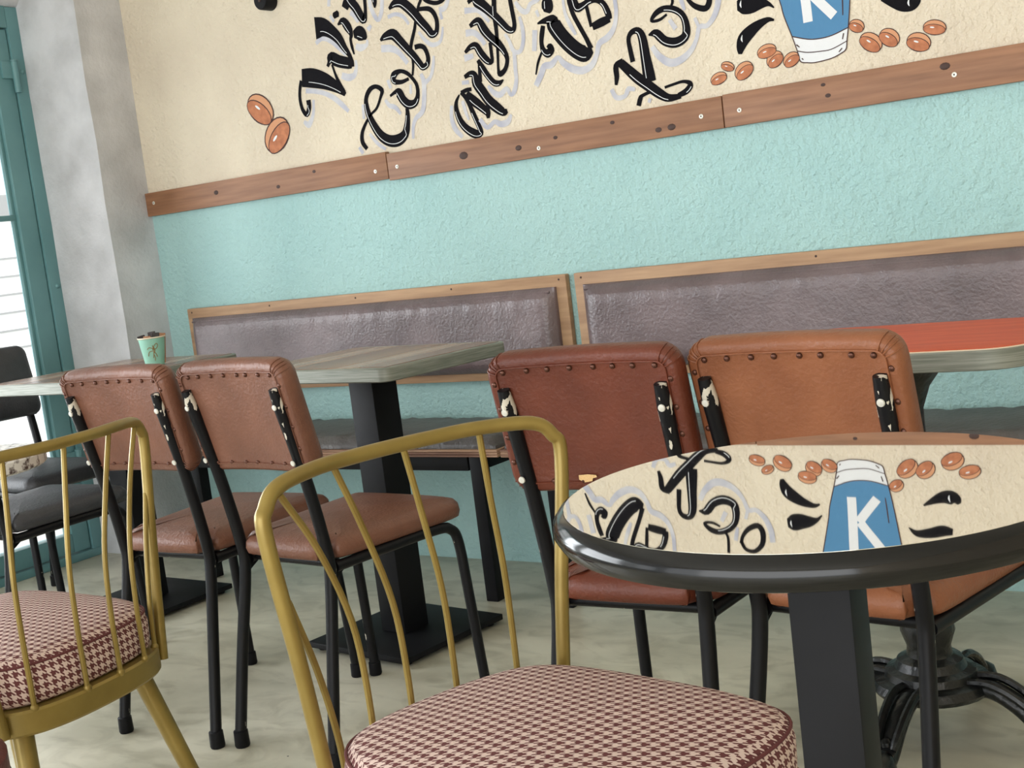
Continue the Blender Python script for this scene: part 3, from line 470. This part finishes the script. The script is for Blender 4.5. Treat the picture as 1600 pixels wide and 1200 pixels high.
# ---------------------------------------------------------------- wall bench: upholstered back boards and seats
YB = 2.815
def back_board(x0, x1, label):
    c = (x0+x1)/2; wd = x1-x0; t = thing('bench_backrest', label, 'bench backrest', (c, D-0.003, 0.729), 0, 'padded bench backs on the teal wall')
    box('board', (-wd/2, -0.022, -0.152), (wd/2, 0, 0.152), M['board'], t, 0.004)
    cu = pad_grid('cushion', wd-0.07, 0.244, 0.046, 0.05, M['bench_leather'], t, lambda v: Vector((v.x, -0.022-v.z, v.y-0.004)), int(wd/0.012), 16, 0.0035, 3)
    hw, hh = wd/2-0.036, 0.121
    tube('piping', [(-hw+0.01, -0.046, hh-0.016), (0, -0.046, hh-0.016), (hw-0.01, -0.046, hh-0.016)], 0.003, M['bench_leather'], cu, seg=6)
    for sx in [-hw-0.012 + (2*hw+0.024)*k/4 for k in range(5)]:
        q = lathe('nail', [(0.0035, 0), (0.003, 0.001)], M['knot'], t, 8); q.matrix_local = Matrix.Translation((sx, -0.0218, 0.138)) @ Matrix.Rotation(math.radians(90), 4, 'X')
    return t
back_board(-3.635, -2.008, 'padded dark leather bench back on plywood, the shorter one beside the concrete pillar')
back_board(-1.980, 0.9, 'padded dark leather bench back on plywood, the longer one behind the orange table')
def bench(x0, x1, legs, label):
    t = thing('wall_bench', label, 'bench', ((x0+x1)/2, 0, 0)); c = (x0+x1)/2
    for k in range(3): box('seat_ply', (x0-c, YB-0.022, 0.418+0.0072*k), (x1-c, D-0.03, 0.4246+0.0072*k), M['ply_edge'], t, 0.001, 1)
    box('front_rail', (x0-c+0.1, YB-0.01, 0.376), (x1-c-0.115, YB+0.03, 0.4165), M['black_metal'], t, 0.003)
    box('back_rail', (x0-c+0.1, D-0.10, 0.376), (x1-c-0.115, D-0.06, 0.4165), M['black_metal'], t, 0.003)
    for lx in legs:
        box('leg', (lx-c-0.02, YB-0.012, 0.0), (lx-c+0.02, YB+0.028, 0.418), M['black_metal'], t, 0.003)
        box('cross_rail', (lx-c-0.02, YB+0.03, 0.378), (lx-c+0.02, D-0.06, 0.418), M['black_metal'], t, 0.003)
    w2 = x1-x0-0.02
    dp = D-0.04-(YB-0.012); cy = (D-0.04+YB-0.012)/2
    pad_grid('seat_cushion', w2, dp, 0.036, 0.035, M['seat_leather'], t, lambda v: Vector((v.x, v.y+cy, 0.4396+v.z)), int(w2/0.012), 20, 0.004, 5)
    return t
bench(-3.62, -2.062, (-3.31, -2.15), 'low wall bench with grey-brown leather seat on black steel legs, left of the two')
bench(-2.052, 0.9, (-1.90, 0.5), 'low wall bench with grey-brown leather seat behind the two right leather chairs')

# ---------------------------------------------------------------- leather chairs on black tube frames
def leather_chair(label, lm, pose, group, scale=1.0, torn=False):
    t = thing('leather_chair', label, 'chair', (pose[0], pose[1], 0), pose[2], group, scale)
    wr, wj, wt, yj, zj, yt, zt, wf, yf = 0.147, 0.135, 0.138, 0.072, 0.409, -0.013, 0.788, 0.178, 0.441
    TB = M['tube']
    u = Vector((0, yt-yj, zt-zj)).normalized(); nf = Vector((0, u.z, -u.y))
    for s in (-1, 1):
        path = cr([(s*wr, 0, 0.03), (s*(wr*0.6+wj*0.4), yj*0.45, 0.2), (s*wj, yj-0.006, 0.37), (s*wj, yj-0.006, 0.44), (s*(wj+wt)/2, (yj+yt)/2+0.004, 0.61), (s*wt, yt, zt-0.006)], 5)
        lg = tube('rear_leg', path, [0.0128]*(len(path)-1)+[0.010], TB, t, seg=12)
        lathe('rubber_foot', [(0.015, 0), (0.0165, 0.004), (0.0155, 0.036), (0.0125, 0.038)], M['black_metal'], lg, 14, (s*wr, 0, 0))
        for zz in (0.748, 0.632):
            f = (zz-zj)/(zt-zj); c = Vector((s*wt, yj+(yt-yj)*f, zz)) - nf*0.0125
            q = lathe('screw', [(0.006, 0), (0.0055, 0.002), (0.003, 0.0026)], M['screw'], lg, 12); q.matrix_local = Matrix.Translation(c) @ (-nf).to_track_quat('Z', 'Y').to_matrix().to_4x4()
            q2 = lathe('screw_slot', [(0.0022, 0.0027), (0.002, 0.003)], M['screw_slot'], lg, 8); q2.matrix_local = q.matrix_local.copy()
        path = cr([(s*wj, yj+0.012, 0.398), (s*0.150, 0.22, 0.402), (s*0.163, 0.36, 0.403), (s*0.167, 0.402, 0.394), (s*0.170, 0.420, 0.360), (s*0.173, 0.428, 0.25), (s*wf, yf, 0.03)], 5)
        fl_ = tube('front_leg', path, 0.0118, TB, t, seg=12)
        lathe('rubber_foot', [(0.0135, 0), (0.0155, 0.004), (0.0145, 0.032), (0.0115, 0.034)], M['black_metal'], fl_, 14, (s*wf, yf, 0))
        br = [(s*wj, yj+0.004, 0.405), (s*wj, yj+0.06, 0.405), (s*wj, yj+0.004, 0.372)]
        mesh('bracket', [(x-0.004, y, z) for x, y, z in br]+[(x+0.004, y, z) for x, y, z in br], [(0, 1, 2), (5, 4, 3), (0, 3, 4, 1), (1, 4, 5, 2), (2, 5, 3, 0)], M['black_metal'], t, smooth=False)
    tube('stretcher', [(-wj, yj+0.03, 0.399), (0, yj+0.03, 0.399), (wj, yj+0.03, 0.399)], 0.010, TB, t)
    tube('stretcher', [(-0.16, 0.34, 0.400), (0, 0.34, 0.400), (0.16, 0.34, 0.400)], 0.010, TB, t)
    so = cr([Vector((x, y, 0)) for x, y in ((-0.100, 0.055), (0, 0.051), (0.100, 0.055), (0.113, 0.068), (0.124, 0.085), (0.148, 0.100), (0.160, 0.2), (0.174, 0.40), (0.160, 0.448), (0.12, 0.462), (0, 0.466), (-0.12, 0.462), (-0.160, 0.448), (-0.174, 0.40), (-0.160, 0.2), (-0.148, 0.100), (-0.124, 0.085), (-0.113, 0.068))], 4, True)
    so = [(p.x, p.y) for p in so]
    loft('seat', so, [(0.016, 0.411), (0.004, 0.416), (0, 0.428), (0.002, 0.442), (0.012, 0.453), (0.032, 0.460)], lm, t, dome=0.010, sharp=70)
    # backrest pad: rear face leans on the tubes
    bw, bh = 0.338, 0.242; fc = (0.716-zj)/(zt-zj); C = Vector((0, yj+(yt-yj)*fc, 0.716)) + nf*0.0105
    def xf(v): return C + Vector((v.x, 0, 0)) + u*v.y + nf*(v.z + 0.012*(1-(v.x/0.17)**2) - 0.010)
    n_ = rrect(bw, bh, 0.035, 6)
    sub = []
    for i in range(len(n_)):
        a, b = Vector(n_[i]), Vector(n_[(i+1) % len(n_)]); m_ = 8 if (b-a).length > 0.08 else 1
        sub += [tuple(a.lerp(b, k/m_)) for k in range(m_)]
    # outline runs clockwise as seen from the front because x is kept and y goes up; z is depth
    bk = loft('backrest', sub, [(0.022, 0.002), (0.010, 0.0), (0.003, 0.006), (0.0, 0.018), (0.001, 0.034), (0.008, 0.046), (0.024, 0.053)], lm, t, xf=xf, dome=0.006, sharp=70)
    bk.data.flip_normals()
    def seam_pt(i, n, off):
        return None
    ring = inset(sub, 0.020); loopp = [xf(Vector((q.x, q.y, -0.0005))) for q in ring]; loopp.append(loopp[0])
    tube('seam', loopp, 0.0016, lm, bk, seg=5)
    for sx in (-1, 1):
        for sy in (-1, 1):
            for ad in (22, 40, 52, 70):
                a_ = math.radians(ad); cx_, cy_ = sx*(bw/2-0.035), sy*(bh/2-0.035)
                pl = [xf(Vector((cx_+sx*r_*math.cos(a_), cy_+sy*r_*math.sin(a_), z_))) for r_, z_ in ((0.014, -0.0006), (0.025, -0.0004), (0.032, 0.0055), (0.0352, 0.018), (0.0345, 0.03))]
                tube('pleat', cr(pl, 3), [0.0003] + [0.0013]*11 + [0.0003], lm, bk, seg=5)
    sp = []
    for k in range(8): sp.append((-0.130+0.260*k/7 + random.uniform(-0.006, 0.006), bh/2-0.027))
    for k in range(7): sp.append((-0.130+0.260*k/6 + random.uniform(-0.006, 0.006), -bh/2+0.022))
    for k in range(4):
        for s in (-1, 1): sp.append((s*(bw/2-0.014), bh/2-0.045-0.045*k + random.uniform(-0.004, 0.004)))
    stud = None
    for x, y in sp:
        if stud is None:
            q = lathe('stud', [(0.0048, 0), (0.0042, 0.0020), (0.0022, 0.0034)], M['stud'], bk, 10); stud = q
        else:
            q = stud.copy(); COL.objects.link(q); q.parent = bk
        q.matrix_local = Matrix.Translation(xf(Vector((x, y, 0.001)))) @ (-nf).to_track_quat('Z', 'Y').to_matrix().to_4x4()
    if torn:
        pts = [(-0.017, -0.003), (-0.008, -0.008), (0.006, -0.006), (0.008, -0.001), (0.016, 0.001), (0.015, 0.005), (0.0, 0.006), (-0.016, 0.005)]
        mesh('torn_patch', [xf(Vector((-0.028+x, -0.093+y, -0.0022))) for x, y in pts], [tuple(range(8))], M['tape'], bk, smooth=False)
    return t
G4 = 'brown leather chairs facing the wall'
leather_chair('brown leather chair with studded back, nearest the window table', M['leather_a'], (-2.300, 1.766, 0.035), G4)
leather_chair('brown leather chair with studded back at the middle table, front leg in view', M['leather_a'], (-1.953, 1.783, -0.074), G4)
leather_chair('dark reddish leather chair with a torn spot low on its studded back', M['leather_c'], (-1.057, 1.675, 0.053), G4, torn=True)
leather_chair('tan leather chair with wrinkled studded back, rightmost behind the mirror table', M['leather_d'], (-0.724, 1.701, -0.108), G4)
leather_chair('charcoal vinyl chair by the street door, the nearer with its grey seat side-on', M['leather_black'], (-3.095, 1.80, 0.05), 'charcoal vinyl chairs by the door')
leather_chair('charcoal vinyl chair by the street door, the farther one at the frame edge', M['leather_black'], (-3.885, 2.46, -1.6), 'charcoal vinyl chairs by the door')

# ---------------------------------------------------------------- gold spindle-back chairs
def gold_chair(label, pose, ws):
    t = thing('spindle_chair', label, 'chair', (pose[0], pose[1], 0), pose[2], 'gold spindle-back chairs')
    G = M['gold']
    half = [(0.0, -0.226), (0.085, -0.219), (0.142, -0.192), (0.176, -0.125), (0.199, 0.0), (0.209, 0.10), (0.196, 0.178), (0.13, 0.215)]
    half = [(x*ws, y) for x, y in half]
    pts = half + [(0.0, 0.224)] + [(-x, y) for x, y in reversed(half[1:])]
    out = [(p.x, p.y) for p in cr([Vector((x, y, 0)) for x, y in pts], 5, True)]
    loft('seat_frame', inset(out, -0.010), [(0.03, 0.366), (0.003, 0.366), (0, 0.370), (0, 0.402), (0.003, 0.406), (0.03, 0.406)], G, t, sharp=35)
    loft('cushion', out, [(0.012, 0.407), (0.004, 0.412), (0.001, 0.425), (0.0, 0.455), (0.004, 0.470), (0.014, 0.480), (0.034, 0.485)], M['houndstooth'], t, uvscale=1/0.00175, dome=0.012, sharp=70)
    rim = inset(out, 0.004); tube('piping', [(q.x, q.y, 0.471) for q in rim]+[(rim[0].x, rim[0].y, 0.471)], 0.0022, M['houndstooth'], t, seg=6)
    wb, yb, wt, yt, bow, zr = 0.172, -0.186, 0.214, -0.171, 0.060, 0.792
    ry = lambda x: yt - bow*(1-abs(x/wt)**2.2)
    hoop = []
    for s in (-1, 1):
        seg = [(s*wb, yb+0.004, 0.372), (s*(wb*0.5+wt*0.5), (yb+yt)/2, 0.57), (s*(wt+0.001), yt-0.004, 0.735), (s*(wt-0.006), yt-0.008, 0.768), (s*(wt-0.030), ry(wt-0.030), 0.787), (s*0.12, ry(0.12), zr), (s*0.06, ry(0.06), zr)]
        hoop += seg if s < 0 else [(0, ry(0), zr)] + list(reversed(seg))
    tube('back_hoop', cr(hoop, 6), 0.0092, G, t, seg=14)
    def rear(x):
        best = min((p for p in out if p[1] < 0), key=lambda p: abs(p[0]-x)); return best[1] - 0.007
    for xb, xt in ((-0.130, -0.118), (-0.045, -0.012), (0.025, 0.095), (0.088, 0.185), (0.140, 0.199)):
        for s in (1,):
            yb_ = rear(xb); yt_ = ry(xt); zt_ = zr if xt < 0.17 else (0.778 if xt < 0.19 else 0.66)
            if xt > 0.19: yt_ = yb + (yt-yb)*(0.66-0.372)/(zr-0.372)
            dx, dy = xt-xb, yt_-yb_
            P = cr([(xb, yb_, 0.402), (xb+0.1*dx, yb_+0.05*dy, 0.48), (xb+0.45*dx, yb_+0.4*dy, 0.57), (xt, yt_, zt_)], 5) if xt > 0.19 else cr([(s*xb, yb_, 0.402), (s*(xb+dx*0.0-0.004), yb_-0.004, 0.50), (s*(xb+0.12*dx-0.006), yb_+0.1*dy-0.006, 0.60), (s*(xb+0.5*dx-0.002), yb_+0.5*dy-0.004, 0.70), (s*xt, yt_, zt_)], 5)
            sp_ = tube('spindle', P, 0.0043, G, t, seg=8)
            lathe('weld', [(0.004, -0.004), (0.0068, 0.0), (0.0068, 0.004), (0.004, 0.008)], G, sp_, 10, (s*xb, yb_, 0.404))
    for s in (-1, 1):
        for y0, y1 in ((-0.165, -0.255), (0.160, 0.245)):
            tube('leg', [(s*0.125, y0, 0.372), (s*0.160, (y0+y1)/2, 0.19), (s*0.20, y1, 0.0)], [0.0165, 0.0145, 0.0115], G, t, seg=14)
    return t
gold_chair('gold spindle-back chair with houndstooth seat, in the foreground beside the mirror table', (-0.799, 1.110, -1.854), 1.03)
gold_chair('gold spindle-back chair with houndstooth seat, seen from behind at the left edge', (-1.951, 1.192, 1.70), 1.0)

# ---------------------------------------------------------------- tables
def square_table(label, cx, cy, rz, wd, dp, post, planks):
    t = thing('pedestal_table', label, 'table', (cx, cy, 0), rz, 'square pedestal tables by the bench')
    box('base_plate', (-0.183, -0.183, 0.010), (0.183, 0.183, 0.026), M['black_metal'], t, 0.003)
    for sx in (-1, 1):
        for sy in (-1, 1): lathe('glide', [(0.012, 0), (0.014, 0.003), (0.014, 0.011)], M['black_metal'], t, 12, (sx*0.155, sy*0.155, 0))
    box('post', (-post/2, -post/2, 0.026), (post/2, post/2, 0.716), M['black_metal'], t, 0.004)
    tp = loft('table_edge', rrect(wd, dp, 0.03), [(0.004, 0.716), (0, 0.719), (0, 0.747), (0.003, 0.750), (0.016, 0.750)], M['edge_metal'], t, sharp=35)
    n = planks; w0 = wd-0.034
    for k in range(n):
        x0 = -w0/2 + w0*k/n; g = random.uniform(0, 1)
        mcol = M['top_%d' % (k % 3)]
        box('plank', (x0+0.0006, -dp/2+0.017, 0.7455), (x0+w0/n-0.0006, dp/2-0.017, 0.7508+0.0003*(k % 2)), mcol, t, 0.0006, 1)
    return t
for k, (a, b) in enumerate((((152, 112, 84), (128, 90, 66)), ((176, 150, 128), (150, 122, 102)), ((132, 92, 72), (112, 78, 60)))):
    M['top_%d' % k] = mat('tabletop_wood_%d' % k, lin(*a), 0.26, col2=lin(*b), nscale=6, stretch=(9, 1, 1), coat=0.08)
square_table('square wood-topped table with grey edge on a black post, in the middle', -2.205, 2.487, -0.10, 0.575, 0.44, 0.088, 6)
square_table('square wood-topped table by the door carrying the mint cup', -3.285, 2.525, -0.02, 0.56, 0.54, 0.088, 6)

ot = thing('cafe_table', 'orange-topped table with ribbed grey edge on an ornate cast iron foot', 'table', (-0.765, 2.315, 0), 0.03)
loft('table_edge', rrect(0.53, 0.43, 0.09, 8), [(0.006, 0.716), (0, 0.718), (0, 0.748), (0.002, 0.750), (0.006, 0.7505)], M['edge_metal'], ot, sharp=35)
loft('edge_line', rrect(0.524, 0.424, 0.087, 8), [(0, 0.750), (0, 0.7512), (0.006, 0.7514)], M['cream_line'], ot)
loft('table_top', rrect(0.510, 0.410, 0.08, 8), [(0, 0.7505), (0, 0.7522), (0.003, 0.7526)], M['orange_top'], ot)
lathe('pedestal', [(0.105, 0.085), (0.112, 0.095), (0.105, 0.108), (0.085, 0.112), (0.082, 0.125), (0.066, 0.130), (0.060, 0.145), (0.042, 0.152), (0.040, 0.170), (0.050, 0.200), (0.046, 0.225), (0.030, 0.245), (0.028, 0.270), (0.044, 0.285), (0.030, 0.30), (0.026, 0.62), (0.04, 0.66), (0.07, 0.70), (0.10, 0.716)], M['iron'], ot, 28)
for k in range(4):
    a = math.radians(-98 + 90*k); dx, dy = math.cos(a), math.sin(a)
    lp = lambda r, z, s=0: (dx*r - dy*s, dy*r + dx*s, z)
    path = cr([lp(0.05, 0.088), lp(0.11, 0.098), lp(0.16, 0.075), lp(0.205, 0.035), lp(0.235, 0.020)], 5)
    lg = tube('leg', path, [0.022+0.0*i for i in range(len(path))], M['iron'], ot, seg=12, flat=0.75)
    for s in (-1, 1):
        tube('scroll_rib', cr([lp(0.07, 0.112, s*0.02), lp(0.12, 0.114, s*0.022), lp(0.17, 0.090, s*0.02), lp(0.215, 0.048, s*0.016)], 5), [0.008]*15+[0.006], M['iron'], lg, seg=8)
    q = lathe('paw', [(0.012, 0), (0.026, 0.006), (0.030, 0.022), (0.024, 0.042), (0.010, 0.052)], M['iron'], lg, 16); q.matrix_local = Matrix.Translation(lp(0.24, 0, 0)) @ Matrix.Rotation(a, 4, 'Z') @ Matrix.Diagonal((1.2, 0.95, 1, 1))
    q = lathe('bead', [(0.004, 0), (0.011, 0.006), (0.011, 0.014), (0.004, 0.02)], M['iron'], lg, 12); q.matrix_local = Matrix.Translation(lp(0.205, 0.045, 0))

# round mirror-topped table in the foreground
rt = thing('mirror_table', 'small round table with a mirror top and black rim on a black square post', 'table', (-0.3394, 0.8226, 0), 0.098)
RM = 0.1756
mo = lathe('mirror_top', [(RM, 0.8340), (RM, 0.84)], M['mirror'], rt, 96); mo.data.polygons.foreach_set('use_smooth', [False]*len(mo.data.polygons))
lathe('rim', [(RM-0.02, 0.818), (RM-0.002, 0.8165), (RM+0.005, 0.819), (RM+0.0085, 0.825), (RM+0.008, 0.832), (RM+0.004, 0.8375), (RM+0.0002, 0.8396), (RM+0.0002, 0.832), (RM-0.02, 0.832)], M['black_rim'], rt, 96)
box('post', (-0.0219, -0.0219, 0.02), (0.0219, 0.0219, 0.818), M['black_metal'], rt, 0.002)
box('base_plate', (-0.14, -0.14, 0.0), (0.14, 0.14, 0.02), M['black_metal'], rt, 0.003)

# speckled round table at the far left
mt = thing('marble_table', 'small round table with speckled marble edge at the left edge', 'table', (-2.465, 1.445, 0))
loft('marble_top', [(0.2*math.cos(2*math.pi*k/48), 0.2*math.sin(2*math.pi*k/48)) for k in range(48)], [(0.006, 0.672), (0, 0.677), (0, 0.697), (0.005, 0.702)], M['marble'], mt)
lathe('pedestal', [(0.075, 0.0), (0.075, 0.012), (0.03, 0.03), (0.022, 0.06), (0.022, 0.64), (0.08, 0.672)], M['black_metal'], mt, 24)

# burgundy stool just inside the lower left corner
st = thing('upholstered_stool', 'burgundy leather stool, only its edge in the bottom left corner', 'stool', (-1.625, 0.775, 0))
loft('seat', [(0.17*math.cos(2*math.pi*k/40), 0.17*math.sin(2*math.pi*k/40)) for k in range(40)], [(0.012, 0.40), (0, 0.41), (0, 0.44), (0.012, 0.452), (0.03, 0.456)], M['burgundy'], st, dome=0.01)
for k in range(4):
    a = math.radians(45+90*k); tube('leg', [(0.12*math.cos(a), 0.12*math.sin(a), 0.40), (0.14*math.cos(a), 0.14*math.sin(a), 0.2), (0.165*math.cos(a), 0.165*math.sin(a), 0.0)], 0.012, M['black_metal'], st)

# mint paper cup with sugar sachets
cp = thing('paper_cup', 'mint green paper cup with a gold print on the table by the door', 'cup', (-3.134, 2.567, 0.7512), scale=1.2)
lathe('cup_body', [(0.022, 0.0), (0.0235, 0.001), (0.033, 0.070), (0.0318, 0.070), (0.0225, 0.004), (0.0, 0.004)], M['cup'], cp, 32)
rp = [(0.0335*math.cos(2*math.pi*k/32), 0.0335*math.sin(2*math.pi*k/32), 0.0705) for k in range(33)]
tube('rolled_rim', rp, 0.0018, M['cup_rim'], cp, seg=8)
ca = math.atan2(-2.567, 3.134)
def on_cup(a, z): r = 0.0235 + (z-0.001)/0.069*0.0095 + 0.0006; return (r*math.cos(ca+a), r*math.sin(ca+a), z)
for pts in ([(0.0, 0.052), (0.05, 0.04), (0.0, 0.028), (-0.06, 0.02)], [(0.0, 0.046), (0.3, 0.056), (0.42, 0.05), (0.25, 0.043), (0.02, 0.043)], [(0, 0.044), (-0.3, 0.047), (-0.48, 0.043)], [(0, 0.038), (-0.35, 0.036), (-0.5, 0.026)], [(0.02, 0.036), (0.22, 0.030), (0.3, 0.022)], [(0.0, 0.03), (0.1, 0.02), (0.05, 0.013)], [(-0.05, 0.04), (0.08, 0.047), (0.14, 0.038), (0.03, 0.032)]):
    tube('gold_print', cr([on_cup(a, z) for a, z in pts], 4), 0.0009, M['cup_print'], cp, seg=5)
for x, y, rx, ry, rz, hh, mm, lab in (
        (-0.013, -0.006, 8, -9, 36, 0.090, 'packet_dark', 'dark brown sachet at the left of the mint cup'),
        (0.001, -0.011, 9, 2, 20, 0.086, 'packet_tan', 'tan sachet at the front of the mint cup'),
        (0.006, 0.004, -4, 4, 48, 0.092, 'packet_dark', 'dark sachet in the middle of the mint cup'),
        (-0.006, 0.010, -8, -4, 30, 0.096, 'packet_dark', 'tallest dark sachet at the back of the mint cup'),
        (0.017, 0.012, -8, 9, 60, 0.090, 'packet_tan', 'tan sachet at the right rim of the mint cup')):
    o = box('sugar_sachet', (-0.012, -0.0018, 0.0), (0.012, 0.0018, hh), M[mm], None, 0.001, 1)
    o.location = (-3.134+x, 2.567+y, 0.7572); o.rotation_euler = (math.radians(rx), math.radians(ry), math.radians(rz)); tag(o, lab, 'sachet', 'sugar sachets in the mint cup')
